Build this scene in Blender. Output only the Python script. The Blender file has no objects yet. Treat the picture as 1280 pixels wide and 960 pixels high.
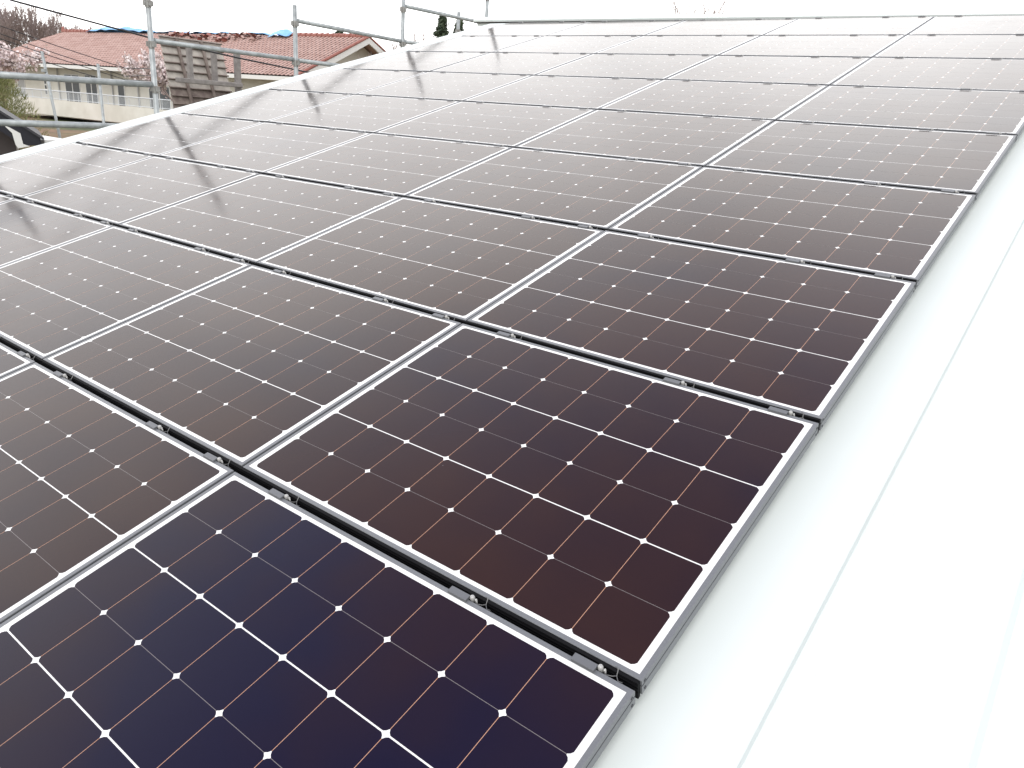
import bpy, math, random
from mathutils import Vector, Matrix
R = math.radians
rng = random.Random(7)
scene = bpy.context.scene
col = scene.collection

# ------------------------------------------------------------------ camera
cam_d = bpy.data.cameras.new('camera')
cam = bpy.data.objects.new('camera', cam_d); col.objects.link(cam)
cam_d.sensor_fit = 'HORIZONTAL'; cam_d.sensor_width = 36.0
cam_d.lens = 945.13/1280*36.0
cam_d.clip_start = 0.05; cam_d.clip_end = 3000
right = Vector((0.7883064, 0.6112954, 0.0699353))
up = -Vector((0.2555374, -0.2218780, -0.9409946))
back = -Vector((-0.5597085, 0.7596632, -0.3311167))
cam.matrix_world = Matrix(((right.x, up.x, back.x, 1.79881),
                           (right.y, up.y, back.y, -0.15351),
                           (right.z, up.z, back.z, 7.29678), (0, 0, 0, 1)))
scene.camera = cam

# ------------------------------------------------------------------ sky, sun, exposure
SKY_BACK, SKY_FRONT, SKY_LID = 7.0, 11.2, .25
SUN_EL, SUN_AZ = R(55), R(152)          # veiled sun high behind the camera
world = bpy.data.worlds.new('World'); scene.world = world
world.use_nodes = True
wn, wl = world.node_tree.nodes, world.node_tree.links
wn.clear()
sky = wn.new('ShaderNodeTexSky'); sky.sky_type = 'NISHITA'; sky.sun_disc = False
sky.sun_elevation = SUN_EL; sky.sun_rotation = SUN_AZ
sky.air_density = 1.0; sky.dust_density = 2.0; sky.ozone_density = 1.0
hs = wn.new('ShaderNodeHueSaturation'); hs.inputs['Saturation'].default_value = 0.12
def wmath(op, a, b=None, c=None):
    n = wn.new('ShaderNodeMath'); n.operation = op
    for k, v in enumerate((a, b, c)):
        if v is None: continue
        if isinstance(v, (int, float)): n.inputs[k].default_value = v
        else: wl.new(v, n.inputs[k])
    return n.outputs[0]
def wsmooth(v, a, b, lo, hi):
    n = wn.new('ShaderNodeMapRange'); n.interpolation_type = 'SMOOTHSTEP'
    wl.new(v, n.inputs[0])
    for k, q in enumerate((a, b, lo, hi)): n.inputs[k+1].default_value = q
    return n.outputs[0]
# overcast deck: thin and bright low down beyond the roof, thick and darker overhead
tc = wn.new('ShaderNodeTexCoord'); sp = wn.new('ShaderNodeSeparateXYZ'); wl.new(tc.outputs['Generated'], sp.inputs[0])
ahead = wmath('ADD', wmath('MULTIPLY', sp.outputs[0], math.sin(R(-52))), wmath('MULTIPLY', sp.outputs[1], math.cos(R(-52))))
front = wsmooth(ahead, -0.15, 0.70, SKY_BACK, SKY_FRONT)
lid = wsmooth(sp.outputs[2], .45, .90, 1.0, SKY_LID)
nz = wn.new('ShaderNodeTexNoise'); nz.inputs['Scale'].default_value = 2.2; nz.inputs['Detail'].default_value = 4
wl.new(tc.outputs['Generated'], nz.inputs[0])
cl = wsmooth(nz.outputs[0], .3, .7, .89, 1.11)
deck = wmath('MULTIPLY', wmath('MULTIPLY', front, lid), cl)
# low cloud slightly warm, thinner bluish cloud overhead
hue = wn.new('ShaderNodeMix'); hue.data_type = 'RGBA'
wl.new(wsmooth(sp.outputs[2], .55, .88, 0, 1), hue.inputs[0])
hue.inputs[6].default_value = (1.0, .991, .981, 1); hue.inputs[7].default_value = (.84, .87, 1.2, 1)
tint = wn.new('ShaderNodeVectorMath'); tint.operation = 'SCALE'
wl.new(hue.outputs[2], tint.inputs[0]); wl.new(deck, tint.inputs['Scale'])
mixc = wn.new('ShaderNodeMix'); mixc.data_type = 'RGBA'; mixc.inputs[0].default_value = 0.9
bg = wn.new('ShaderNodeBackground'); bg.inputs['Strength'].default_value = 0.12
wo = wn.new('ShaderNodeOutputWorld')
wl.new(sky.outputs[0], hs.inputs['Color']); wl.new(hs.outputs[0], mixc.inputs[6]); wl.new(tint.outputs[0], mixc.inputs[7])
wl.new(mixc.outputs[2], bg.inputs[0]); wl.new(bg.outputs[0], wo.inputs[0])
sun_d = bpy.data.lights.new('sun', 'SUN'); sun_d.energy = 0.95; sun_d.angle = R(40); sun_d.color = (1, .97, .92)
sun = bpy.data.objects.new('sun', sun_d); col.objects.link(sun)
sdir = Vector((math.sin(SUN_AZ)*math.cos(SUN_EL), math.cos(SUN_AZ)*math.cos(SUN_EL), math.sin(SUN_EL)))
sun.rotation_euler = sdir.to_track_quat('Z', 'Y').to_euler()
sun.location = (0, 0, 40)
scene.view_settings.view_transform = 'Standard'; scene.view_settings.look = 'None'
scene.view_settings.gamma = 1; scene.view_settings.use_curve_mapping = False
scene.view_settings.exposure = 1.0
scene.cycles.max_bounces = 6

# ------------------------------------------------------------------ helpers
class MB:
    def __init__(s): s.v = []; s.f = []; s.m = []
    def face(s, pts, m=0):
        b = len(s.v); s.v += [tuple(p) for p in pts]; s.f.append(tuple(range(b, b+len(pts)))); s.m.append(m)
    def box(s, c, d, m=0, M=None):
        x, y, z = (k/2 for k in d); b = len(s.v)
        for sx, sy, sz in ((-1,-1,-1),(1,-1,-1),(1,1,-1),(-1,1,-1),(-1,-1,1),(1,-1,1),(1,1,1),(-1,1,1)):
            p = Vector((sx*x, sy*y, sz*z))
            if M: p = M @ p
            s.v.append((p.x+c[0], p.y+c[1], p.z+c[2]))
        for q in ((0,3,2,1),(4,5,6,7),(0,1,5,4),(1,2,6,5),(2,3,7,6),(3,0,4,7)):
            s.f.append(tuple(b+i for i in q)); s.m.append(m)
    def lohi(s, a, b, m=0):
        s.box([(a[i]+b[i])/2 for i in range(3)], [abs(b[i]-a[i]) for i in range(3)], m)
    def tube(s, pts, rad, seg=8, m=0, cap=True):
        pts = [Vector(p) for p in pts]
        if not hasattr(rad, '__len__'): rad = [rad]*len(pts)
        n = len(pts); base = len(s.v); ref = None
        for i, p in enumerate(pts):
            t = (pts[min(i+1, n-1)]-pts[max(i-1, 0)])
            if t.length < 1e-9: t = Vector((0, 0, 1))
            t.normalize()
            if ref is None: ref = Vector((1, 0, 0)) if abs(t.x) < .8 else Vector((0, 1, 0))
            u = t.cross(ref); u.normalize(); w = t.cross(u); ref = w.cross(t) if False else ref
            for k in range(seg):
                a = 2*math.pi*k/seg; q = p + (u*math.cos(a)+w*math.sin(a))*rad[i]
                s.v.append((q.x, q.y, q.z))
        for i in range(n-1):
            for k in range(seg):
                k2 = (k+1) % seg
                s.f.append((base+i*seg+k, base+i*seg+k2, base+(i+1)*seg+k2, base+(i+1)*seg+k)); s.m.append(m)
        if cap:
            s.f.append(tuple(base+k for k in range(seg))[::-1]); s.m.append(m)
            s.f.append(tuple(base+(n-1)*seg+k for k in range(seg))); s.m.append(m)
    def prism(s, poly, a, b, m=0):
        """poly: list of points (Vector); extruded by vector from offset a to b"""
        n = len(poly); base = len(s.v)
        for p in poly: s.v.append(tuple(Vector(p)+Vector(a)))
        for p in poly: s.v.append(tuple(Vector(p)+Vector(b)))
        s.f.append(tuple(range(base, base+n))); s.m.append(m)
        s.f.append(tuple(range(base+2*n-1, base+n-1, -1))); s.m.append(m)
        for i in range(n):
            j = (i+1) % n
            s.f.append((base+i, base+n+i, base+n+j, base+j)); s.m.append(m)
    def mesh(s, name, mats, smooth=False, fixn=False):
        me = bpy.data.meshes.new(name)
        me.from_pydata(s.v, [], s.f)
        for m in (mats if isinstance(mats, (list, tuple)) else [mats]): me.materials.append(m)
        me.polygons.foreach_set('material_index', s.m)
        if fixn:
            import bmesh
            bm = bmesh.new(); bm.from_mesh(me); bmesh.ops.recalc_face_normals(bm, faces=bm.faces); bm.to_mesh(me); bm.free()
        if smooth: me.polygons.foreach_set('use_smooth', [True]*len(me.polygons))
        me.update(); return me
    def obj(s, name, mats, parent=None, smooth=False, bevel=0, fixn=False, world=False):
        if world and parent is not None:
            d = parent.location; s.v = [(a-d.x, b-d.y, c-d.z) for a, b, c in s.v]
        o = bpy.data.objects.new(name, s.mesh(name, mats, smooth, fixn)); col.objects.link(o)
        if parent: o.parent = parent
        if bevel:
            md = o.modifiers.new('bevel', 'BEVEL'); md.width = bevel; md.segments = 2; md.limit_method = 'ANGLE'
        return o

def tag(o, label=None, cat=None, group=None, kind=None):
    if label: o['label'] = label
    if cat: o['category'] = cat
    if group: o['group'] = group
    if kind: o['kind'] = kind
    return o
def thing(name, loc, label, cat, group=None, rot=(0, 0, 0)):
    o = bpy.data.objects.new(name, None); o.empty_display_size = .2; col.objects.link(o)
    o.location = loc; o.rotation_euler = rot
    return tag(o, label, cat, group)

def mat(name, color, rough=.6, metal=0, ior=1.45, noise=None, c2=None, bump=None, spec=None, sheen=None, ndetail=4, nlo=.35, nhi=.65, coords='Object'):
    m = bpy.data.materials.new(name); m.use_nodes = True
    nt = m.node_tree; p = nt.nodes['Principled BSDF']
    p.inputs['Base Color'].default_value = (*color, 1); p.inputs['Roughness'].default_value = rough
    p.inputs['Metallic'].default_value = metal; p.inputs['IOR'].default_value = ior
    if spec is not None: p.inputs['Specular IOR Level'].default_value = spec
    if noise:
        tc = nt.nodes.new('ShaderNodeTexCoord'); nz = nt.nodes.new('ShaderNodeTexNoise')
        nz.inputs['Scale'].default_value = noise; nz.inputs['Detail'].default_value = ndetail
        nt.links.new(tc.outputs[coords], nz.inputs['Vector'])
        if c2:
            cr = nt.nodes.new('ShaderNodeValToRGB')
            cr.color_ramp.elements[0].position = nlo; cr.color_ramp.elements[1].position = nhi
            cr.color_ramp.elements[0].color = (*color, 1); cr.color_ramp.elements[1].color = (*c2, 1)
            nt.links.new(nz.outputs[0], cr.inputs[0]); nt.links.new(cr.outputs[0], p.inputs['Base Color'])
        if bump:
            b = nt.nodes.new('ShaderNodeBump'); b.inputs['Strength'].default_value = bump; b.inputs['Distance'].default_value = .02
            nt.links.new(nz.outputs[0], b.inputs['Height']); nt.links.new(b.outputs[0], p.inputs['Normal'])
    return m

# glass-covered surfaces of the panels
GR, GI = .125, 1.30
def cell_mat():
    m = mat('solar_cell', (.014, .012, .020), GR, ior=GI)
    nt = m.node_tree; p = nt.nodes['Principled BSDF']
    tc = nt.nodes.new('ShaderNodeTexCoord'); oi = nt.nodes.new('ShaderNodeObjectInfo')
    ad = nt.nodes.new('ShaderNodeVectorMath'); ad.operation = 'MULTIPLY_ADD'
    cmb = nt.nodes.new('ShaderNodeCombineXYZ')
    for k in range(3): nt.links.new(oi.outputs['Random'], cmb.inputs[k])
    ad.inputs[1].default_value = (37, 53, 71)
    nt.links.new(cmb.outputs[0], ad.inputs[0]); nt.links.new(tc.outputs['Object'], ad.inputs[2])
    nz = nt.nodes.new('ShaderNodeTexNoise'); nz.inputs['Scale'].default_value = 1.7; nz.inputs['Detail'].default_value = 3
    nt.links.new(ad.outputs[0], nz.inputs['Vector'])
    cr = nt.nodes.new('ShaderNodeValToRGB')
    e = cr.color_ramp.elements
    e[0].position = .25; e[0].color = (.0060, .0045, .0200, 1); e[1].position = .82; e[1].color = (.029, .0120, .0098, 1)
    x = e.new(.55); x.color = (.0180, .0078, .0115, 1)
    sc_o = nt.nodes.new('ShaderNodeSeparateColor'); nt.links.new(oi.outputs['Color'], sc_o.inputs[0])   # tone value set for each module
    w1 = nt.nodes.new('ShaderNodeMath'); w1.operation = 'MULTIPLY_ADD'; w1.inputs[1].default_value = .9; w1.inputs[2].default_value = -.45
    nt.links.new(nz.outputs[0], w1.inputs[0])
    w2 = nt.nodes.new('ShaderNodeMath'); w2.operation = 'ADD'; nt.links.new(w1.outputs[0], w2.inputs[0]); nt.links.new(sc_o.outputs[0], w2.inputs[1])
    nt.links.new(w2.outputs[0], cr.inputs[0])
    vo = nt.nodes.new('ShaderNodeTexVoronoi'); vo.inputs['Scale'].default_value = 11      # sparse dust specks
    nt.links.new(ad.outputs[0], vo.inputs['Vector'])
    sx = nt.nodes.new('ShaderNodeSeparateColor'); nt.links.new(vo.outputs['Color'], sx.inputs[0])
    sel = nt.nodes.new('ShaderNodeMath'); sel.operation = 'GREATER_THAN'; sel.inputs[1].default_value = .80; nt.links.new(sx.outputs[0], sel.inputs[0])
    sz = nt.nodes.new('ShaderNodeMath'); sz.operation = 'MULTIPLY'; sz.inputs[1].default_value = .022; nt.links.new(sx.outputs[1], sz.inputs[0])
    lt = nt.nodes.new('ShaderNodeMath'); lt.operation = 'LESS_THAN'; nt.links.new(vo.outputs['Distance'], lt.inputs[0]); nt.links.new(sz.outputs[0], lt.inputs[1])
    an = nt.nodes.new('ShaderNodeMath'); an.operation = 'MULTIPLY'; nt.links.new(sel.outputs[0], an.inputs[0]); nt.links.new(lt.outputs[0], an.inputs[1])
    mx = nt.nodes.new('ShaderNodeMix'); mx.data_type = 'RGBA'; mx.inputs[7].default_value = (.16, .15, .15, 1)
    nt.links.new(an.outputs[0], mx.inputs[0]); nt.links.new(cr.outputs[0], mx.inputs[6]); nt.links.new(mx.outputs[2], p.inputs['Base Color'])
    rn = nt.nodes.new('ShaderNodeTexNoise'); rn.inputs['Scale'].default_value = 3.2; rn.inputs['Detail'].default_value = 7; rn.inputs['Roughness'].default_value = .65
    nt.links.new(ad.outputs[0], rn.inputs['Vector'])                       # wiped and rain-spotted glass
    mr = nt.nodes.new('ShaderNodeMapRange'); nt.links.new(rn.outputs[0], mr.inputs[0])
    for k, q in enumerate((.3, .7, GR-.035, GR+.04)): mr.inputs[k+1].default_value = q
    nt.links.new(mr.outputs[0], p.inputs['Roughness'])
    return m
M = {}
M['cell'] = cell_mat()
M['backsheet'] = mat('white_backsheet', (.78, .78, .77), GR, ior=GI)
M['ribbon'] = mat('copper_tinted_gap', (.55, .30, .20), GR, ior=GI)
M['faint'] = mat('grey_cell_gap', (.22, .20, .20), GR, ior=GI)
M['alu'] = mat('anodised_aluminium', (.168, .174, .186), .42, .3, noise=240, c2=(.19, .197, .208), ior=1.38)
M['alu_dark'] = mat('frame_groove', (.055, .058, .065), .5, .2)
M['black'] = mat('black_rail', (.006, .006, .007), .7, spec=.12)
M['clamp'] = mat('clamp_metal', (.15, .155, .165), .45, .3, ior=1.35)
M['bolt'] = mat('bolt_steel', (.42, .42, .41), .4, .3)
M['wire'] = mat('clip_steel', (.20, .20, .20), .4, .6)
M['white_metal'] = mat('white_coated_steel', (.672, .722, .704), .5, noise=1.1, c2=(.652, .70, .68), ior=1.4)
def speck(m):
    nt = m.node_tree; p = nt.nodes['Principled BSDF']; src = p.inputs['Base Color'].links[0].from_socket
    tc = nt.nodes.new('ShaderNodeTexCoord'); vo = nt.nodes.new('ShaderNodeTexVoronoi'); vo.inputs['Scale'].default_value = 5
    nt.links.new(tc.outputs['Object'], vo.inputs['Vector'])
    sx = nt.nodes.new('ShaderNodeSeparateColor'); nt.links.new(vo.outputs['Color'], sx.inputs[0])
    sz = nt.nodes.new('ShaderNodeMapRange'); nt.links.new(sx.outputs[1], sz.inputs[0])
    for k, q in enumerate((.55, 1, 0, .022)): sz.inputs[k+1].default_value = q
    lt = nt.nodes.new('ShaderNodeMath'); lt.operation = 'LESS_THAN'; nt.links.new(vo.outputs['Distance'], lt.inputs[0]); nt.links.new(sz.outputs[0], lt.inputs[1])
    mx = nt.nodes.new('ShaderNodeMix'); mx.data_type = 'RGBA'; mx.inputs[7].default_value = (.34, .30, .27, 1)
    nt.links.new(lt.outputs[0], mx.inputs[0]); nt.links.new(src, mx.inputs[6]); nt.links.new(mx.outputs[2], p.inputs['Base Color'])
speck(M['white_metal'])
M['slot'] = mat('dark_vent_slot', (.02, .015, .015), .8)
M['wall_white'] = mat('house_wall', (.7, .7, .66), .8, noise=3, c2=(.63, .63, .6))
M['galv'] = mat('galvanised_steel', (.42, .45, .455), .5, .35, noise=14, c2=(.30, .325, .33), bump=.08)
M['coupler'] = mat('worn_coupler', (.36, .365, .35), .6, .4, noise=30, c2=(.26, .25, .235))
M['old_wood'] = mat('weathered_wood', (.21, .175, .155), .85, noise=9, c2=(.13, .10, .09), bump=.3)
M['pale_wood'] = mat('pale_plank', (.42, .39, .35), .85, noise=8, c2=(.30, .275, .25), bump=.2)
M['grey_wood'] = mat('grey_timber', (.27, .255, .245), .85, noise=10, c2=(.2, .185, .18))
M['tile'] = mat('clay_tile', (.50, .345, .305), .7, noise=2.1, c2=(.40, .255, .22))
M['tile_pan'] = mat('shaded_tile_pan', (.060, .030, .027), .85, noise=3, c2=(.045, .024, .021))  # shade in the grooves between tile bumps, painted as a darker colour
M['tile_ridge'] = mat('ridge_tile_clay', (.34, .135, .11), .6, noise=4, c2=(.26, .10, .08))
M['cream'] = mat('cream_render', (.68, .66, .60), .85, noise=1.2, c2=(.62, .60, .54))
M['concrete'] = mat('cream_concrete', (.70, .685, .63), .85, noise=.9, c2=(.60, .58, .52))
M['whitewood'] = mat('white_trim', (.72, .72, .70), .6)
M['glass'] = mat('window_glass', (.10, .11, .12), .12)
M['blind'] = mat('curtain', (.40, .40, .40), .8)
M['rail_white'] = mat('white_railing', (.6, .63, .66), .5)
M['void'] = mat('underside_shadow', (.02, .018, .018), .9)
M['tarp'] = mat('blue_tarpaulin', (.20, .46, .82), .5, noise=4, c2=(.28, .54, .86), bump=.5)
M['ac'] = mat('ac_casing', (.62, .62, .60), .6)
M['ac_dark'] = mat('ac_grille', (.10, .10, .11), .6)
M['black_roof'] = mat('black_shingle', (.035, .035, .042), .6, noise=30, c2=(.055, .055, .062))
M['barge'] = mat('black_bargeboard', (.014, .014, .022), .5)
M['brown_wall'] = mat('dark_brown_siding', (.085, .07, .07), .7, noise=4, c2=(.07, .058, .058))
M['cable'] = mat('black_cable', (.02, .02, .024), .5)
M['bark'] = mat('bark', (.10, .075, .07), .9, noise=6, c2=(.16, .12, .11))
M['twig'] = mat('bare_twig', (.25, .20, .185), .9, noise=.6, c2=(.34, .275, .26))
M['blossom'] = mat('cherry_blossom', (.70, .58, .58), .8, noise=2.5, c2=(.78, .72, .71))
M['leaf'] = mat('yellow_green_leaf', (.17, .19, .065), .6, noise=3, c2=(.29, .29, .135))
M['conifer'] = mat('conifer_needles', (.035, .060, .035), .7, noise=2.5, c2=(.075, .10, .055))
M['earth'] = None

# ground: green and bare brown earth
def ground_mat():
    m = mat('bank_ground', (.1, .12, .05), .95)
    nt = m.node_tree; p = nt.nodes['Principled BSDF']
    tc = nt.nodes.new('ShaderNodeTexCoord')
    n1 = nt.nodes.new('ShaderNodeTexNoise'); n1.inputs['Scale'].default_value = .16; n1.inputs['Detail'].default_value = 6
    n2 = nt.nodes.new('ShaderNodeTexNoise'); n2.inputs['Scale'].default_value = 2.2; n2.inputs['Detail'].default_value = 8
    for n in (n1, n2): nt.links.new(tc.outputs['Object'], n.inputs['Vector'])
    c1 = nt.nodes.new('ShaderNodeValToRGB'); c1.color_ramp.elements[0].position = .42; c1.color_ramp.elements[1].position = .58
    c1.color_ramp.elements[0].color = (.085, .105, .035, 1); c1.color_ramp.elements[1].color = (.24, .15, .095, 1)
    c2 = nt.nodes.new('ShaderNodeValToRGB'); c2.color_ramp.elements[0].position = .3; c2.color_ramp.elements[1].position = .75
    c2.color_ramp.elements[0].color = (.55, .55, .5, 1); c2.color_ramp.elements[1].color = (1.25, 1.2, 1.1, 1)
    mx = nt.nodes.new('ShaderNodeMix'); mx.data_type = 'RGBA'; mx.blend_type = 'MULTIPLY'; mx.inputs[0].default_value = 1
    nt.links.new(n1.outputs[0], c1.inputs[0]); nt.links.new(n2.outputs[0], c2.inputs[0])
    nt.links.new(c1.outputs[0], mx.inputs[6]); nt.links.new(c2.outputs[0], mx.inputs[7]); nt.links.new(mx.outputs[2], p.inputs['Base Color'])
    return m
M['earth'] = ground_mat()

# ------------------------------------------------------------------ terrain
def sm(a, b, x):
    t = max(0, min(1, (x-a)/(b-a))); return t*t*(3-2*t)
def ground_z(x, y):
    d = math.hypot(x+1, y-4)
    z = 2.7 + (sm(9, 22, d)*3.1-sm(26, 55, d)*.6)*sm(4, -8, x)
    z += .10*math.sin(x*.7+1.3*math.sin(y*.5)) * sm(10, 20, d)
    z += 4.0*sm(85, 160, d)*sm(10, -30, x)
    return z
g = MB(); N = 90
ax = [(-1 if k < 0 else 1)*(abs(k)/45)**2.4*1500 for k in range(-45, 46)]
xs = [a-22 for a in ax]; ys = [a+14 for a in ax]
g.v = [(x, y, ground_z(x, y)) for y in ys for x in xs]
n = len(xs)
g.f = [(j*n+i, j*n+i+1, (j+1)*n+i+1, (j+1)*n+i) for j in range(n-1) for i in range(n-1)]; g.m = [0]*len(g.f)
tag(g.obj('ground', M['earth'], smooth=True), kind='structure')

# ------------------------------------------------------------------ the house with its white metal roof
TH = R(16); CT, ST = math.cos(TH), math.sin(TH); EZ = 6.0
def P(x, y, h): return Vector((x, y*CT-h*ST, EZ+y*ST+h*CT))
ROT = (TH, 0, 0)
HR = -.085
house = thing('house', (0, 4, 2.7), 'house under the white metal roof that carries all the solar panels', 'house')
X0, X1, Y0, YR = -5.62, 4.6, -2.2, 9.42
r = MB()
r.face([P(X0, Y0, HR), P(X1, Y0, HR), P(X1, YR, HR), P(X0, YR, HR)])
yr_w = P(0, YR, HR)
def Q(x, s, h):  # far slope
    return Vector((x, yr_w.y + s*CT + h*ST, yr_w.z - s*ST + h*CT))
r.face([Q(X0, 0, 0), Q(X1, 0, 0), Q(X1, 5, 0), Q(X0, 5, 0)])
r.face([P(X0, Y0, HR), P(X0, Y0, HR-.06), P(X1, Y0, HR-.06), P(X1, Y0, HR)])
r.obj('roof', M['white_metal'], house, world=True)
roof = house.children[0]
for sx in [1.217-.333*k for k in range(20)][::-1] + [1.55, 1.884, 2.217, 2.55, 2.884, 3.217, 3.55, 3.884, 4.217]:
    if sx < X0+.15: continue
    s_ = MB()
    prof = [(-.024, 0), (-.013, .021), (-.006, .025), (.006, .025), (.014, .020), (.026, 0)]
    for (a, ha), (b, hb) in zip(prof[:-1], prof[1:]):
        s_.face([P(sx+a, Y0, HR+ha), P(sx+b, Y0, HR+hb), P(sx+b, YR-.22, HR+hb), P(sx+a, YR-.22, HR+ha)])
    o = s_.obj('roof_seam', M['white_metal'], roof)
    o.data.transform(Matrix.Translation(-house.location))
v = MB()                                       # folded verge trim along the left edge
prof = [(-5.325, HR), (-5.325, -.012), (-5.335, -.002), (-5.615, -.004), (-5.625, -.014), (-5.625, -.10), (-5.650, -.105), (-5.650, -.24), (-5.60, -.24)]
for (a, ha), (b, hb) in zip(prof[:-1], prof[1:]):
    v.face([P(a, Y0, ha), P(b, Y0, hb), P(b, 9.13, hb), P(a, 9.13, ha)])
v.face([P(a, Y0, h) for a, h in prof])
v.obj('verge_trim', M['white_metal'], house, world=True)
ZX = Matrix.Rotation(TH, 3, 'X') @ Matrix.Rotation(.0043, 3, 'Y')      # the cap sags a little to the right
c = MB(); xa, xb = -5.98, 4.6
c.box(P((xa+xb)/2, 9.325, -.002), (xb-xa, .27, .026), 0, ZX)
c.box(P((xa+xb)/2+.02, 9.335, -.048), (xb-xa-.06, .25, .042), 0, ZX)
c.obj('ridge_cap', M['white_metal'], house, world=True, bevel=.004)
c = MB(); c.box(P((xa+xb)/2, 9.322, -.021), (xb-xa-.02, .258, .014), 0, ZX)
c.obj('ridge_vent', M['slot'], house, world=True)
w = MB()
yw0, yw1 = P(0, -1.4, 0).y, Q(0, 4.4, 0).y
def roofz(y): return min(EZ + (y*ST/CT if y < yr_w.y else 1e9), 99) if y < yr_w.y else yr_w.z-(y-yr_w.y)*ST/CT
for x in (-5.2, 4.2):
    w.prism([(x, yw0, 2.5), (x, yw1, 2.5), (x, yw1, roofz(yw1)-.2), (x, yr_w.y, yr_w.z-.2), (x, yw0, roofz(yw0)-.2)], (-.08, 0, 0), (.08, 0, 0))
w.lohi((-5.1, yw0, 2.5), (4.1, yw0+.16, roofz(yw0)-.25)); w.lohi((-5.1, yw1-.16, 2.5), (4.1, yw1, roofz(yw1)-.25))
w.obj('wall', M['wall_white'], house, world=True)

# ------------------------------------------------------------------ solar panels
PX, PY = 1.3252, 1.0170
W, H = 1.3190, .9905
LIP, DEP, GAPY = .0115, .042, PY-H
def frame_mesh():
    b = MB()
    # profile of one bar: outer side at 0, inward positive; (inward, height)
    prof = [(LIP, -.0015), (LIP, .0), (.0012, .0), (0, -.0012), (0, -.0145), (.0022, -.0155), (.0022, -.0175), (0, -.0185), (0, -DEP+.001), (.02, -DEP)]
    mi = [0, 0, 0, 0, 1, 1, 1, 0, 0]
    w2, h2 = W/2, H/2
    def ring(i, hgt): return [(-w2+i, -h2+i, hgt), (w2-i, -h2+i, hgt), (w2-i, h2-i, hgt), (-w2+i, h2-i, hgt)]
    for k in range(len(prof)-1):
        a, c_ = ring(*prof[k]), ring(*prof[k+1])
        for s in range(4):
            t = (s+1) % 4
            b.face([a[s], c_[s], c_[t], a[t]], mi[k])
    return b.mesh('frame', [M['alu'], M['alu_dark']], fixn=False)
def glass_mesh():
    b = MB(); z0, z1 = -.0012, -.0009
    b.face([(-W/2+LIP, -H/2+LIP, z0), (W/2-LIP, -H/2+LIP, z0), (W/2-LIP, H/2-LIP, z0), (-W/2+LIP, H/2-LIP, z0)], 1)
    cp = .158; gx = .0014; gw, gt = .0036, .0011
    ch = (2*cp-gw-gt)/2; cw = cp-gx; k = .0096
    ys = []
    y = 3*cp-gw/2
    for pair in range(3):
        ys.append((y-ch, y)); ys.append((y-2*ch-gt, y-ch-gt)); y -= 2*cp
    for i in range(8):
        xa = (i-4)*cp+gx/2; xb = xa+cw
        for (ya, yb) in ys:
            q = k*.40
            b.face([(xa+k, ya, z1), (xb-k, ya, z1), (xb-q, ya+q, z1), (xb, ya+k, z1), (xb, yb-k, z1), (xb-q, yb-q, z1), (xb-k, yb, z1),
                    (xa+k, yb, z1), (xa+q, yb-q, z1), (xa, yb-k, z1), (xa, ya+k, z1), (xa+q, ya+q, z1)], 0)
    zz = -.00105
    for i in range(1, 8):
        x = (i-4)*cp
        for (ya, yb) in ys: b.face([(x-gx/2, ya+k, zz), (x+gx/2, ya+k, zz), (x+gx/2, yb-k, zz), (x-gx/2, yb-k, zz)], 2)
    for pair in range(3):
        ya = ys[2*pair+1][1]; yb = ys[2*pair][0]
        for i in range(8):
            x = (i-4)*cp
            b.face([(x+k, ya, zz), (x+cp-k, ya, zz), (x+cp-k, yb, zz), (x+k, yb, zz)], 3)
    return b.mesh('glass', [M['cell'], M['backsheet'], M['ribbon'], M['faint']])
def under_mesh():
    b = MB(); b.face([(-W/2+.01, -H/2+.01, -.008), (-W/2+.01, H/2-.01, -.008), (W/2-.01, H/2-.01, -.008), (W/2-.01, -H/2+.01, -.008)])
    return b.mesh('back_cover', [M['black']])
def clamp_mesh():
    b = MB(); b.box((0, 0, .0032), (.054, .017, .0064)); b.box((0, .009, -.010), (.050, .004, .026))
    return b.mesh('clamp', [M['clamp']])
def bolt_mesh():
    b = MB(); ring = []
    for z, rr in ((-.012, .0062), (.004, .0062), (.0075, .0048), (.009, .0025)):
        ring.append((z, rr))
    b.tube([(0, 0, z) for z, _ in ring], [q for _, q in ring], 10)
    b.tube([(.009, .001, -.014), (.009, .001, .001), (.010, .001, .0012)], .0030, 8)
    return b.mesh('bolt', [M['bolt']], smooth=True)
def wire_mesh():
    b = MB()
    b.tube([(-.020, -.004, -.010), (-.004, 0, -.008), (.004, .004, -.006), (.002, .014, .0005), (-.001, .0165, .0025), (-.006, .0165, .0025)], .0011, 5)
    b.tube([(.004, .004, -.006), (.011, -.003, -.009), (.020, -.001, -.010)], .0011, 5)
    return b.mesh('earth_clip', [M['wire']])
def screw_mesh():
    b = MB()
    b.tube([(0, 0, 0), (.0014, 0, 0)], .0038, 8)
    return b.mesh('frame_screw', [M['alu_dark']])
FM, GM, UM, CM, BM, WM, SM = frame_mesh(), glass_mesh(), under_mesh(), clamp_mesh(), bolt_mesh(), wire_mesh(), screw_mesh()
def link(name, me, parent, loc=(0, 0, 0)):
    o = bpy.data.objects.new(name, me); col.objects.link(o); o.parent = parent; o.location = loc; return o
CLX = [.203-PX/2, .872-PX/2, 1.2075-PX/2]
def make_panel():
    t = thing('solar_panel', (0, 0, 0), None, None)
    fr = link('frame', FM, t)
    for yy in (H/2-.012, -H/2+.012):
        for zz in (-.010, -.032): link('frame_screw', SM, fr, (W/2, yy, zz))
    link('glass', GM, t); link('back_cover', UM, t)
    for x in CLX:
        cl = link('clamp', CM, t, (x, H/2-.0012, 0))
        link('bolt', BM, cl, (.033, .008, 0)); link('earth_clip', WM, cl, (.062, .010, 0))
    return t
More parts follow.
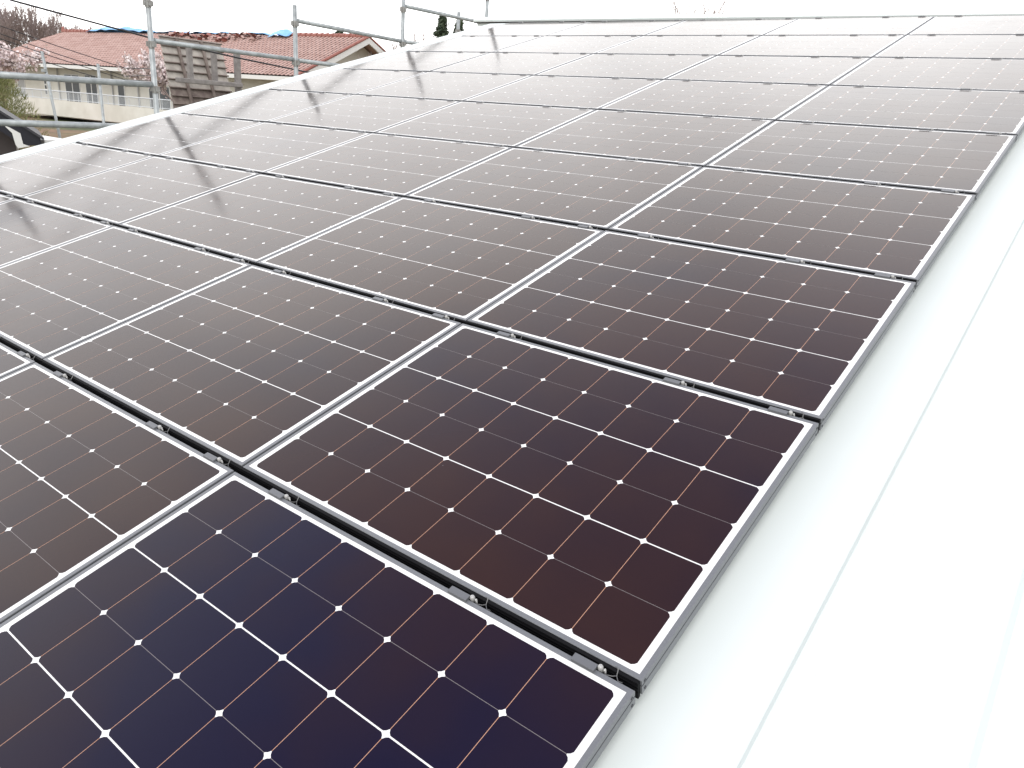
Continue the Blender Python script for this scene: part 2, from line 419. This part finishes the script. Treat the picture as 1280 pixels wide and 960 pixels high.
def copy_tree(o, parent=None):
    c_ = o.copy(); col.objects.link(c_)
    if parent: c_.parent = parent
    for ch in list(o.children): copy_tree(ch, c_)
    return c_
COLS = ['rightmost, beside the bare white roof', 'second from the right', 'middle of the five', 'second from the left', 'leftmost, beside the white verge']
ROWS = {1: 'in the bottom row', 2: 'in the second row up', 3: 'in the third row up', 4: 'in the fourth row up',
        5: 'in the middle row', 6: 'in the fourth row from the ridge', 7: 'in the third row from the ridge', 8: 'in the second row from the ridge', 9: 'in the top row under the ridge'}
TONE = {1: 'navy', 2: 'dark brown', 3: 'brown', 4: 'grey brown', 5: 'grey', 6: 'grey', 7: 'pale', 8: 'pale', 9: 'palest'}
proto = make_panel(); first = True
jit = random.Random(3)
for row in range(1, 10):
    for cidx in range(5):
        if row == 1 and cidx > 2: continue
        t = proto if first else copy_tree(proto); first = False
        t.location = P((.5-cidx)*PX, (row-.5)*PY, jit.uniform(-.0006, .0006))
        t.rotation_euler = (TH+jit.uniform(-.0022, .0022), jit.uniform(-.0018, .0018), 0)
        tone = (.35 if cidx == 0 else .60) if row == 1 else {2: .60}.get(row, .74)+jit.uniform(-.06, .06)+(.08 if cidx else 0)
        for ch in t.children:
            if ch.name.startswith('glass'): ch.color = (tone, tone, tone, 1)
        tag(t, f'{TONE[row]} solar panel {ROWS[row]}, {COLS[cidx]}', 'solar panel', 'solar panels on the roof')
# black rails in the gaps between the rows
def rail_mesh():
    b = MB(); xa, xb = -4*PX+.004, PX-.007
    b.lohi((xa, .0045, -.050), (xb, .0126, -.0026))
    for hh in (-.012, -.022, -.034): b.lohi((xa, .0031, hh-.0012), (xb, .0046, hh+.0012))
    b.lohi((xa, -.0125, -.052), (xb-.012, .0044, -.040))
    return b.mesh('mounting_rail', [M['black']])
RM = rail_mesh()
RL = ['nearest black mounting rail, in the wide gap above the bottom panels', 'second nearest black mounting rail, in the gap above the dark brown panels',
      'third nearest black mounting rail, in a gap between brown panels', 'fourth nearest black mounting rail, seen as a line across the array',
      'fifth black mounting rail, in the gap above the middle row of panels'][:4] + [
      'black mounting rail in the gap above the middle row of panels', 'black mounting rail in the third gap below the roof ridge',
      'thin black mounting rail in the second gap below the roof ridge', 'thin black mounting rail in the last gap below the roof ridge']
for k in range(1, 9):
    o = bpy.data.objects.new('mounting_rail', RM); col.objects.link(o)
    o.location = P(0, k*PY, 0); o.rotation_euler = ROT
    tag(o, RL[k-1], 'rail', 'black mounting rails between the panel rows')

# ------------------------------------------------------------------ scaffold along the left verge
SX = -6.35
sc_ = thing('scaffold', (SX, 4.25, 2.7), 'galvanised steel scaffold with stepped guardrails along the left verge', 'scaffold')
def tube_part(name, pts, rad, parent, m=M['galv'], seg=14):
    b = MB(); b.tube(pts, rad, seg); return b.obj(name, m, parent, world=True, smooth=False)
def shade(o):
    for p in o.data.polygons: p.use_smooth = len(p.vertices) == 4
    return o
def coupler(post, x, y, z, r0=.030):
    b = MB()
    b.tube([(x, y, z-.04), (x, y, z+.03)], r0, 12)
    for a in (0, 90, 180, 270):
        dx, dy = math.cos(R(a)), math.sin(R(a))
        b.box((x+dx*.037, y+dy*.037, z), (.02+.012*abs(dy), .02+.012*abs(dx), .05))
    d = sc_.location
    b.v = [(p[0]-d.x, p[1]-d.y, p[2]-d.z) for p in b.v]
    return b.obj('coupler', M['coupler'], post)
posts = [(2.45, 7.62, [7.33, 6.93]), (4.25, 8.55, [8.16, 7.78, 7.35]), (6.04, 8.37, [8.20, 7.77]), (7.81, 9.05, [8.60, 8.17]), (9.56, 9.4, [9.0, 8.61])]
for y, top, cz in posts:
    p = shade(tube_part('post', [(SX, y, 2.75), (SX, y, top)], .0265, sc_))
    for z in cz: coupler(p, SX, y, z-.03)
    b = MB(); b.lohi((SX-.075, y-.075, 2.7), (SX+.075, y+.075, 2.712)); b.tube([(SX, y, 2.71), (SX, y, 2.8)], .02, 8)
    b.v = [(q[0]-SX, q[1]-4.25, q[2]-2.7) for q in b.v]; b.obj('base_plate', M['coupler'], p)
for (ya, za, yb, zb) in [(.65, 7.33, 2.42, 7.335), (.65, 6.93, 2.42, 6.93), (2.48, 7.335, 4.22, 7.36), (2.48, 6.93, 4.22, 6.935), (4.29, 7.785, 6.0, 7.775), (6.08, 7.77, 7.78, 7.765),
                         (6.08, 8.205, 7.78, 8.175), (7.85, 8.175, 9.53, 8.18), (7.85, 8.615, 9.53, 8.62)]:
    shade(tube_part('guardrail', [(SX, ya, za), (SX, yb, zb)], .0295 if ya < 4.25 else .0245, sc_))
# outer row of standards, 0.6 m further out
for y, top in ((9.62, 8.80),):
    p = shade(tube_part('post', [(SX-.62, y, 2.75), (SX-.62, y, top)], .0265, sc_))
    coupler(p, SX-.62, y, 8.52)
shade(tube_part('guardrail', [(SX-.62, 9.65, 8.50), (SX-.62, 11.0, 8.50)], .0245, sc_))

# slatted timber screen on the bank well behind the guardrail
CP = Vector((1.79881, -.15351, 7.29678)); KF = 1.9
def far(p): return CP + (Vector(p)-CP)*KF
S0 = far((-6.70, 4.95, 7.1)); GZ = ground_z(S0.x, S0.y)
scr = thing('slatted_screen', (S0.x, S0.y, GZ), 'weathered timber screen of overlapping boards tilted behind the scaffold rail', 'screen')
y0, y1 = 4.57, 5.31
def S(y, t): return far((-6.55-.27*t, y+.03*t, 7.10+.765*t))     # leans outward
b = MB(); nb = 9
for k in range(nb):
    t0, t1 = k/nb, (k+1)/nb+.02
    a, c_ = S(y0, t0)+Vector((.027, 0, 0)), S(y1, t0)+Vector((.027, 0, 0)); d, e = S(y1, t1)-Vector((.008, 0, 0)), S(y0, t1)-Vector((.008, 0, 0))
    b.prism([a, c_, d, e], (0, 0, 0), (-.022, 0, -.008), 0 if k >= 3 else 1)
b.obj('board_panel', [M['pale_wood'], M['old_wood']], scr, world=True)
for k in range(1, nb+1):
    t = k/nb; b = MB()
    b.tube([S(y0-.01, t)+Vector((.034, 0, 0)), S(y1+.01, t)+Vector((.034, 0, 0))], .016, 4)
    b.obj('slat', M['old_wood'], scr, world=True)
for y in (y0+.19, y0+.49):
    b = MB(); M3 = Matrix.Rotation(-math.atan2(.27, .765), 3, 'Y'); c_ = S(y, .5)+Vector((.066, 0, 0))
    b.box(c_, (.042, .057, 1.52), 0, M3); b.obj('batten', M['old_wood'], scr, world=True)
T0 = far((-6.38, 5.0, 7.3))
tp = thing('timber_frame', (T0.x, T0.y, ground_z(T0.x, T0.y)), 'grey timber posts and rail in front of the slatted screen', 'timber frame')
for y, z0, z1, wd in ((5.28, 5.3, 7.76, .062), (4.70, 7.43, 7.77, .05), (4.99, 7.43, 7.77, .05)):
    b = MB(); b.lohi(far((-6.44, y-wd/2, z0)), far((-6.39, y+wd/2, z1))); b.obj('upright', M['grey_wood'], tp, world=True, bevel=.006)
b = MB(); b.lohi(far((-6.385, 4.50, 7.405)), far((-6.345, 5.30, 7.455))); b.obj('cross_rail', M['grey_wood'], tp, world=True, bevel=.015)
for y in (4.76, 5.33):
    b = MB(); q = far((-6.80, y, 7.5)); b.lohi((q.x-.14, q.y-.06, GZ-.2), (q.x-.04, q.y+.06, q.z)); b.obj('rear_post', M['grey_wood'], scr, world=True)

# ------------------------------------------------------------------ cables
def cable(name, pts, rad, label, cat='cable', group=None, sag=.0):
    pts = [Vector(p) for p in pts]; b = MB(); out = []
    for a, c_ in zip(pts[:-1], pts[1:]):
        for k in range(8): out.append(a.lerp(c_, k/8))
    out.append(pts[-1]); b.tube(out, rad, 6)
    return tag(b.obj(name, M['cable'], smooth=True), label, cat, group)
cable('overhead_cable', [(-7.2, -6, 10.0), (-7.2, 1.2, 8.42), (-7.2, 3.33, 8.04), (-7.2, 4.72, 7.86), (-7.2, 5.84, 7.76), (-7.2, 6.82, 7.69), (-7.2, 9.5, 7.56), (-7.2, 13, 7.5)], .0095,
      'thick black cable sloping down behind the scaffold post from the top left')
CB = [((0, 51), (160, 87)), ((0, 60), (160, 98)), ((0, 66), (160, 103)), ((0, 75), (160, 112))]
ZA = [(8.19, 7.66), (8.07, 7.52), (7.99, 7.46), (7.86, 7.35)]
for k, ((za, zb), nm) in enumerate(zip(ZA, ('uppermost', 'second', 'third', 'lowest'))):
    xx = -13.0
    cable('telephone_cable', [(xx, 1.2, za+.55), (xx, 5.05, za), (xx, 6.15, za*.5+zb*.5-.01), (xx, 7.3, zb), (-14.75, 8.93, 7.75-.12*k)], .0065,
          f'{nm} of the four thin black cables crossing the tiled building', group='thin cables in front of the tiled building')

# ------------------------------------------------------------------ tiled building on the rise
BO = Vector((-61.385, 27.573, 10.923)); BE = Vector((.99304, .11776, 0)); BN = Vector((.11776, -.99304, 0))
def B(e, o, z): return BO + BE*e + BN*o + Vector((0, 0, z))
L = 28.85; SE = 5.40; SL = .45
bld = thing('tiled_building', (B(14, 0, 0).x, B(14, 0, 0).y, 5.0), 'long cream building with a salmon clay tile roof beyond the scaffold', 'building')
def slope_grid(sgn, back=False):
    b = MB(); pitch = .30; course = .30
    nS = int(SE/course)
    rows = []
    for k in range(nS+1):
        for dz in ((.028, 0.0) if 0 < k < nS else ((0.0,) if k == 0 else (.028,))):
            rows.append((k*course, dz))
    prof = [(0, 0), (.10, .012), (.16, .06), (.27, .10), (.40, .115), (.53, .10), (.64, .06), (.70, .012)]
    es = [k*pitch+f*pitch for k in range(-3, int(L/pitch)) for f, _ in prof]; zs = [h_ for k in range(-3, int(L/pitch)) for _, h_ in prof]
    ne = len(es)-1
    def left(s): return -.9*min(s/2.6, 1)
    for s, dz in rows:
        for e, h_ in zip(es, zs):
            e2 = max(e, left(s))
            b.v.append(tuple(B(e2, sgn*s, -SL*s + dz*.8 + h_*.42)))
    w_ = ne+1
    for j in range(len(rows)-1):
        for i in range(ne):
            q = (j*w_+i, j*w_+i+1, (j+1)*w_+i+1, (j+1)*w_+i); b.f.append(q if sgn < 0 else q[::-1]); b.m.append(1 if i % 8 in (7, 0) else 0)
    return b
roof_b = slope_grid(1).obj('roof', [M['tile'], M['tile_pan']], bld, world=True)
b = MB()
b.face([B(-.9, 0, -.02), B(L, 0, -.02), B(L, -SE, -SL*SE), B(-.9, -SE, -SL*SE)]); b.obj('roof', M['tile'], bld, world=True)
b = MB()      # soffit
b.face([B(-.8, SE-.05, -SL*SE-.03), B(L-.05, SE-.05, -SL*SE-.03), B(L-.05, 3.9, -SL*SE-.02), B(-.8, 3.9, -SL*SE-.02)])
b.obj('soffit', M['cream'], bld, world=True)
for ea, eb in ((-.2, 2.95), (22.9, L)):
    b = MB(); nseg = int((eb-ea)/.42)
    for k in range(nseg):
        a, c_ = ea+(eb-ea)*k/nseg, ea+(eb-ea)*(k+1)/nseg+.03
        b.tube([B(a, 0, .04), B(c_, 0, .06)], [.12, .15], 10)
    if ea < 0: b.tube([B(ea-.05, 0, .0), B(ea-.1, 0, .34)], [.16, .09], 8)
    o = b.obj('ridge_tiles', M['tile_ridge'], bld, world=True)
b = MB(); b.prism([B(-.8, SE-.02, -SL*SE-.02), B(-.8, SE-.02, -SL*SE-.22), B(-.8, SE+.05, -SL*SE-.22), B(-.8, SE+.05, -SL*SE-.02)], (0, 0, 0), BE*(L+.75))
b.obj('gutter', M['whitewood'], bld, world=True, fixn=True)
for sg in (1, -1):
    b = MB(); b.prism([B(L-.02, 0, -.02), B(L-.02, 0, -.32), B(L-.02, sg*SE, -SL*SE-.34), B(L-.02, sg*SE, -SL*SE-.02)], (0, 0, 0), BE*.10)
    b.obj('bargeboard', M['whitewood'], bld, world=True, fixn=True)
b = MB()      # verge tiles on the right rake
b.tube([B(L+.06, 0, .05), B(L+.06, SE+.05, -SL*SE+.06)], .075, 8); b.tube([B(L+.06, 0, .05), B(L+.06, -SE, -SL*SE+.05)], .06, 8)
b.obj('verge_tiles', M['tile_ridge'], bld, world=True)
WO = 4.05; EW = L-1.0
b = MB()
b.prism([B(-.35, WO, -6.0), B(-.35, WO, -SL*WO-.1), B(-.35, 0, -.1), B(-.35, -WO, -SL*WO-.1), B(-.35, -WO, -6.0)], (0, 0, 0), BE*(EW+.35))
b.obj('wall', M['cream'], bld, world=True, fixn=True)
def front(a, b_, z0, z1, o0, o1, name, m, parent=bld):
    q = MB(); q.prism([B(a, o0, z0), B(b_, o0, z0), B(b_, o0, z1), B(a, o0, z1)], (0, 0, 0), BN*(o1-o0))
    o = q.obj(name, m, None, fixn=True)
    o.data.transform(Matrix.Translation(-bld.location)); o.parent = parent; return o
def window(a, b_, z0, z1, nv=2, nh=1, m='glass'):
    f = front(a, b_, z0, z1, WO-.05, WO+.04, 'window', M['whitewood'])
    dw = (b_-a)/nv; dh = (z1-z0)/nh
    for i in range(nv):
        for j in range(nh):
            front(a+i*dw+.05, a+(i+1)*dw-.05, z0+j*dh+.05, z0+(j+1)*dh-.05, WO+.045, WO+.05, 'pane', M[m], f)
window(.46, 1.35, -4.6, -3.35, 1, 1, 'blind')
window(3.75, 4.05, -4.35, -3.38, 1, 3); window(4.2, 4.5, -4.35, -3.38, 1, 3)
window(6.2, 7.85, -5.1, -2.95, 2); window(8.5, 9.75, -5.1, -2.92, 2)
window(11.9, 12.6, -5.0, -3.3, 1)
window(15, 17, -5.0, -3.3, 2); window(19.5, 21.5, -5.0, -3.3, 2)
for e in (5.5, 11.4, 14.0):
    q = MB(); q.tube([B(e, WO+.07, -2.5), B(e, WO+.07, -5.3)], .045, 8); q.obj('downpipe', M['blind'], bld, world=True)
# balcony
BOFF = 6.3
q = MB(); q.prism([B(3.4, WO, -5.35), B(3.4, BOFF, -5.35), B(3.4, BOFF, -5.55), B(3.4, WO, -5.55)], (0, 0, 0), BE*21); q.obj('balcony_floor', M['concrete'], bld, world=True, fixn=True)
front(3.4, 24.4, -5.50, -4.56, BOFF, BOFF+.16, 'parapet', M['concrete'])
front(11.2, 24.4, -6.9, -5.56, WO+.3, BOFF-.3, 'undercroft_shadow', M['void'])  # solid dark box painted in for the shadow below the balcony
rl = MB(); rl.tube([B(3.4, BOFF+.08, -4.03), B(24.4, BOFF+.08, -4.03)], .03, 8); rl.tube([B(3.4, BOFF+.08, -4.5), B(24.4, BOFF+.08, -4.5)], .02, 8)
for k in range(22): rl.tube([B(3.4+k, BOFF+.08, -4.56), B(3.4+k, BOFF+.08, -4.03)], .022, 6)
for k in range(210): rl.tube([B(3.4+k*.1, BOFF+.08, -4.5), B(3.4+k*.1, BOFF+.08, -4.04)], .010, 4, cap=False)
rl.obj('railing', M['rail_white'], bld, world=True)
for k, e in enumerate((9.3, 10.4, 12.0, 13.1, 14.3)):
    a = thing('air_conditioner', B(e, 5.1, -5.34), ['leftmost', 'second from left', 'middle', 'fourth from left', 'rightmost'][k]+' of the five air conditioner units on the balcony', 'air conditioner', 'air conditioners on the balcony', (0, 0, math.atan2(BE.y, BE.x)))
    q = MB(); q.lohi((-.40, -.15, .06), (.40, .15, .68)); q.lohi((-.32, -.13, 0), (-.24, .13, .06)); q.lohi((.24, -.13, 0), (.32, .13, .06))
    q.obj('casing', M['ac'], a, bevel=.015)
    q = MB(); q.tube([(-.09, -.152, .37), (-.09, -.165, .37)], .24, 18); q.obj('fan_grille', M['ac_dark'], a)
# blue tarpaulins over the ridge
def tarp(e0, e1, bulge, label, sfront, lift=.12):
    b = MB(); ne, ns = int((e1-e0)/.16), 14
    rr = random.Random(int(e0*10))
    ph = [rr.uniform(0, 6.3) for _ in range(6)]
    for j in range(ns+1):
        s = -2.2 + (sfront+2.2)*j/ns
        for i in range(ne+1):
            e = e0+(e1-e0)*i/ne; t = i/ne
            z = -SL*abs(s)*min(1, abs(s)/.35) + lift + bulge*math.sin(math.pi*t)**.7*max(0, 1-abs(s)/1.0)
            z += .035*math.sin(e*2.3+ph[0])+.03*math.sin(e*5.1+s*3+ph[1])+.02*math.sin(s*9+e*1.7+ph[2])
            sj = s + (.06*math.sin(e*3+ph[3]) if j == ns else 0)
            b.v.append(tuple(B(e, sj, z)))
    w_ = ne+1
    for j in range(ns):
        for i in range(ne): b.f.append((j*w_+i, (j+1)*w_+i, (j+1)*w_+i+1, j*w_+i+1)); b.m.append(0)
    o = b.obj('tarpaulin', M['tarp'], smooth=True)
    md = o.modifiers.new('thickness', 'SOLIDIFY'); md.thickness = .008
    return tag(o, label, 'tarpaulin', 'blue tarpaulins on the tiled roof ridge')
tarp(3.0, 10.4, .26, 'bulging blue tarpaulin over the left part of the tiled ridge', .30)
tarp(10.5, 21.6, .02, 'long flat blue tarpaulin along the middle of the tiled ridge', .16)
tarp(21.5, 23.1, .16, 'small bright blue tarpaulin beside the dark red ridge tiles', .55, .17)
# heap of loose tiles on the slope
tm = MB()
for i in range(6):
    a0, a1 = math.pi*i/6, math.pi*(i+1)/6
    tm.face([(-.15, .15*math.cos(a0), .07*math.sin(a0)), (.15, .15*math.cos(a0), .07*math.sin(a0)), (.15, .15*math.cos(a1), .07*math.sin(a1)), (-.15, .15*math.cos(a1), .07*math.sin(a1))])
    tm.face([(-.15, .12*math.cos(a0), .05*math.sin(a0)-.01), (-.15, .12*math.cos(a1), .05*math.sin(a1)-.01), (.15, .12*math.cos(a1), .05*math.sin(a1)-.01), (.15, .12*math.cos(a0), .05*math.sin(a0)-.01)])
tme = tm.mesh('loose_tile', [M['tile'], M['tile_ridge']])
tme2 = tme.copy()
for p in tme2.polygons: p.material_index = 1
tr = random.Random(5)
for k in range(64):
    e = tr.uniform(12.3, 21.2); s = .35 + tr.random()**1.4*(1.0 if e > 15 else .5)
    o = bpy.data.objects.new('loose_tile', tme if tr.random() < .5 else tme2); col.objects.link(o)
    o.location = B(e, s, -SL*s+.07+tr.uniform(0, .14)); o.rotation_euler = (tr.uniform(-.6, .6)-.2, tr.uniform(-.5, .5), tr.uniform(0, 6.3))
    tag(o, 'loose clay tile in the untidy heap below the blue tarpaulins', 'roof tile', 'loose tiles heaped on the tiled roof')

# ------------------------------------------------------------------ black-roofed neighbour
G0 = Vector((-9.49, 3.90, 6.94)); GG = Vector((.344, .939, 0)); GA = Vector((-.939, .344, 0))
def K(t, a, z): return G0 + GG*t + GA*a + Vector((0, 0, z))
SN = .71
nb_ = thing('black_roofed_house', (G0.x, G0.y, 2.7), 'dark brown house with a black gable roof at the left edge', 'house')
TR = -3.0
for sg, nm in ((1, 0), (-1, 1)):
    q = MB()
    t_e = .437 if sg > 0 else 2*TR-.437
    q.prism([K(TR, -.03, -SN*TR), K(t_e, -.03, -SN*.437), K(t_e, -.03, -SN*.437-.035), K(TR, -.03, -SN*TR-.035)], (0, 0, 0), GA*1.9)
    q.obj('roof', M['black_roof'], nb_, world=True, fixn=True)
    q = MB()
    lo = .175
    if sg > 0: poly = [K(TR, 0, -SN*TR-.036), K(.40, 0, -SN*.40-.036), K(.40, 0, -SN*.40-.125), K(.25, 0, -SN*.40-.135), K(.19, 0, -SN*.19-.10-lo), K(TR, 0, -SN*TR-.04-lo)]
    else: poly = [K(TR, 0, -SN*TR-.036), K(t_e+.03, 0, -SN*.40-.036), K(t_e+.03, 0, -SN*.40-.2), K(TR, 0, -SN*TR-.04-lo)]
    q.prism(poly, (0, 0, 0), GA*.04); q.obj('bargeboard', M['barge'], nb_, world=True, fixn=True)
q = MB(); q.prism([K(.12, .35, -4.2), K(.12, .35, -.25), K(TR, .35, -SN*TR-.15), K(2*TR-.1, .35, -.25), K(2*TR-.1, .35, -4.2)], (0, 0, 0), GA*1.3); q.obj('wall', M['brown_wall'], nb_, world=True, fixn=True)
q = MB(); q.prism([K(.02, -.012, -.18), K(.08, -.012, -.205), K(.185, -.012, -.27), K(.20, -.012, -.40), K(.27, -.012, -.425), K(.14, -.012, -.455), K(.115, -.012, -.41), K(.095, -.012, -.27)], (0, 0, 0), GA*.3)
q.obj('eave_bracket', M['whitewood'], nb_, world=True, fixn=True)
q = MB(); q.lohi((-11.6, 4.66, 6.47), (-10.2, 5.08, 6.545)); q.obj('porch_roof', M['whitewood'], nb_, world=True)
for x, y in ((-11.5, 4.75), (-10.3, 4.75), (-11.5, 5.15), (-10.3, 5.15)):
    q = MB(); q.lohi((x-.04, y-.04, 2.6), (x+.04, y+.04, 6.47)); q.obj('porch_post', M['whitewood'], nb_, world=True)

# thin steel posts on the bank
for pts, lab in (([(-12.96, 6.09, 5.1), (-12.96, 6.02, 6.47), (-13.0, 5.92, 7.80)], 'leaning thin steel post left of centre in front of the balcony'),
                 ([(-12.67, 6.67, 4.9), (-12.67, 6.67, 7.68)], 'upright thin steel post nearer the scaffold in front of the balcony')):
    t = thing('steel_post', (pts[0][0], pts[0][1], ground_z(pts[0][0], pts[0][1])), lab, 'post')
    pts = [(pts[0][0], pts[0][1], ground_z(pts[0][0], pts[0][1])-.05)]+pts
    q = MB(); q.tube(pts, .024, 10); shade(q.obj('pole', M['galv'], t, world=True))
    q = MB(); p_ = pts[-1]; q.box((p_[0], p_[1], p_[2]-.30), (.07, .07, .05)); q.obj('collar', M['galv'], t, world=True)

# ------------------------------------------------------------------ trees
def branchy(b, p, d, ln, rad, depth, rr, spread, tips, upb=.25, seg=4, kids=(2, 4), minr=.004):
    n = 3; pts = [p]; q = p; dd = d.copy()
    for k in range(n):
        dd = (dd + Vector((rr.uniform(-1, 1), rr.uniform(-1, 1), rr.uniform(-1, 1)+upb))*.17).normalized()
        q = q + dd*ln/n; pts.append(q)
    b.tube(pts, [max(minr, rad*(1-.45*k/n)) for k in range(n+1)], seg, cap=False)
    if depth == 0: tips.append((q, dd)); return
    for _ in range(rr.randint(*kids)):
        k = rr.uniform(.35, 1); i = min(int(k*n), n-1); st = pts[i].lerp(pts[i+1], k*n-i)
        v_ = Vector((rr.gauss(0, 1), rr.gauss(0, 1), rr.gauss(0, 1))).normalized()
        nd = (dd + v_*spread + Vector((0, 0, upb))).normalized()
        branchy(b, st, nd, ln*rr.uniform(.55, .8), rad*.55, depth-1, rr, spread, tips, upb, max(3, seg-1), kids, minr)
    branchy(b, q, dd, ln*.7, rad*.55, depth-1, rr, spread, tips, upb, max(3, seg-1), kids, minr)
def bare_tree(loc, h, seed, label, group=None, depth=4, minr=.012, name='bare_tree', kids=(2, 4), trunk=.45, flat=1.0, reach=.24):
    rr = random.Random(seed); t = thing(name, loc, label, 'tree', group)
    tb, wb, tips = MB(), MB(), []
    branch_at = []
    pts = [Vector((0, 0, -.1))]; d = Vector((0, 0, 1))
    for k in range(4):
        d = (d+Vector((rr.uniform(-.12, .12), rr.uniform(-.12, .12), .3))).normalized(); pts.append(pts[-1]+d*h*trunk/4)
    r0 = h*.018
    tb.tube(pts, [r0*(1-.1*k) for k in range(5)], 8)
    for k in range(rr.randint(5, 7)):
        i = rr.uniform(2.0, 4); j = min(int(i), 3); st = pts[j].lerp(pts[j+1], i-j)
        a = rr.uniform(0, 6.3); nd = Vector((math.cos(a)*.7*flat, math.sin(a)*.7*flat, 1)).normalized()
        branchy(wb, st, nd, h*reach, r0*.5, depth-1, rr, .75, tips, .3, 5, kids, minr)
    tb.obj('trunk', M['bark'], t, smooth=True); wb.obj('crown', M['twig'], t)
    return t, tips
wr = random.Random(11)
for k, (u, v_, top) in enumerate([(-78.5, 28.2, 13.4), (-77.5, 29.8, 13.6), (-82, 32.2, 13.3), (-77, 31.6, 13.0), (-81, 34.0, 13.3), (-76.8, 33.2, 12.9), (-83, 36.5, 12.9), (-79, 35.6, 12.7), (-80, 37.4, 12.2), (-82, 40.2, 11.9)]):
    hh = (top+.5-ground_z(u, v_))*wr.uniform(.95, 1.05)
    bare_tree((u, v_, ground_z(u, v_)), hh, 100+k, 'bare brown tree in the wood behind the left end of the tiled roof', 'bare trees in the wood', 5, .018, kids=(2, 3))
bare_tree((-30.5, 32.2, ground_z(-30.5, 32.2)), 6.4, 31, 'small bare tree behind the third scaffold post', None, 4, .012)
bare_tree((-28.4, 27.9, ground_z(-28.4, 27.9)), 5.0, 33, 'low bare tree at the right gable of the tiled building', None, 4, .010)
bare_tree((-8.4, 20.6, ground_z(-8.4, 20.6)), 6.3, 37, 'bare tree whose twig tips show above the roof ridge', None, 4, .006)

def cherry(loc, h, rad, seed, label, nb=2600, size=.07):
    rr = random.Random(seed); t, tips = bare_tree(loc, h, seed, label, None, 4, .009, 'cherry_tree', (2, 4), .6, 1.9, .40)
    b = MB()
    for k in range(nb):
        p, d = tips[rr.randrange(len(tips))]
        p = p - d*rr.uniform(0, .45) + Vector((rr.gauss(0, 1), rr.gauss(0, 1), rr.gauss(0, 1)))*size*.9
        n_ = Vector((rr.gauss(0, 1), rr.gauss(0, 1), rr.gauss(0, 1))).normalized(); u = n_.orthogonal().normalized()*size*rr.uniform(.4, .8); w_ = n_.cross(u)
        b.face([p-u-w_*.6, p+u*.3-w_, p+u-w_*.1, p+u*.5+w_, p-u*.6+w_*.7])
    b.obj('blossom', M['blossom'], t)
    return t
cherry((-25.6, 15.4, ground_z(-25.6, 15.4)), 2.15, 2, 51, 'blossoming pale pink cherry tree behind the tallest near scaffold post', 4200, .075)
cherry((-31.5, 12.0, ground_z(-31.5, 12.0)), 2.25, 2, 52, 'blossoming cherry tree at the left edge before the tiled building', 4200, .085)

# yellow-green shrub tree
rr = random.Random(61)
t = thing('willow_shrub', (-14.15, 5.55, ground_z(-14.15, 5.55)), 'feathery yellow green shrub above the black roof at the left edge', 'shrub')
q = MB(); hz = 7.30-t.location.z
for k in range(7):
    a = rr.uniform(0, 6.3); q.tube([(0, 0, -.05), (.15*math.cos(a), .15*math.sin(a), hz*.4), (.42*math.cos(a), .42*math.sin(a), hz*.8)], [.03, .02, .008], 6)
q.obj('trunk', M['bark'], t)
q = MB()
for k in range(9000):
    a = rr.uniform(0, 6.3); zz = rr.random()**.75; rad = .72*math.sqrt(rr.random())*(1-(zz*.95)**2.2)**.5*(1+.18*math.sin(a*3+zz*7)) + .02
    p = Vector((rad*math.cos(a), rad*math.sin(a), hz*(.35+.66*zz)+rr.uniform(-.05, .05)))
    d = Vector((math.cos(a)*.5+rr.gauss(0, .35), math.sin(a)*.5+rr.gauss(0, .35), .8)).normalized()
    s = d.cross(Vector((rr.gauss(0, 1), rr.gauss(0, 1), rr.gauss(0, 1)))).normalized()*.006
    ln = rr.uniform(.06, .15)
    q.face([p-s, p+s, p+d*ln])
q.obj('foliage', M['leaf'], t)

def conifer(loc, h, wd, seed, label):
    rr = random.Random(seed); t = thing('conifer', loc, label, 'tree', 'conifers beyond the scaffold')
    q = MB(); q.tube([(0, 0, -.1), (0, 0, h*.97)], [h*.018, .01], 7); q.obj('trunk', M['bark'], t)
    q = MB()
    for k in range(260):
        zz = .12+.88*rr.random()**.6; a = rr.uniform(0, 6.3); rl_ = wd*(1-zz)**.8*rr.uniform(.55, 1.1)+.05
        base = Vector((0, 0, h*zz)); d = Vector((math.cos(a), math.sin(a), .25)).normalized()
        for j in range(26):
            u = rr.random()**.7; p = base + d*rl_*u + Vector((rr.gauss(0, .07), rr.gauss(0, .07), rr.gauss(0, .06)))
            n_ = Vector((rr.gauss(0, 1), rr.gauss(0, 1), rr.gauss(0, 1))).normalized(); o_ = n_.orthogonal().normalized()*rr.uniform(.08, .16); w_ = n_.cross(o_)*.6
            q.face([p-o_, p+w_, p+o_*1.3])
    q.obj('crown', M['conifer'], t)
conifer((-39.1, 43.75, ground_z(-39, 43.7)), 13.9-ground_z(-39, 43.7), 2.6, 71, 'taller pointed dark conifer between the scaffold posts')
conifer((-36.9, 43.1, ground_z(-36.9, 43.1)), 13.4-ground_z(-36.9, 43.1), 2.3, 72, 'shorter dark conifer partly hidden by the far scaffold post')
conifer((-45.6, 39.8, ground_z(-45.6, 39.8)), 12.35-ground_z(-45.6, 39.8), 3.2, 73, 'dark tree top just showing over the red ridge tiles')
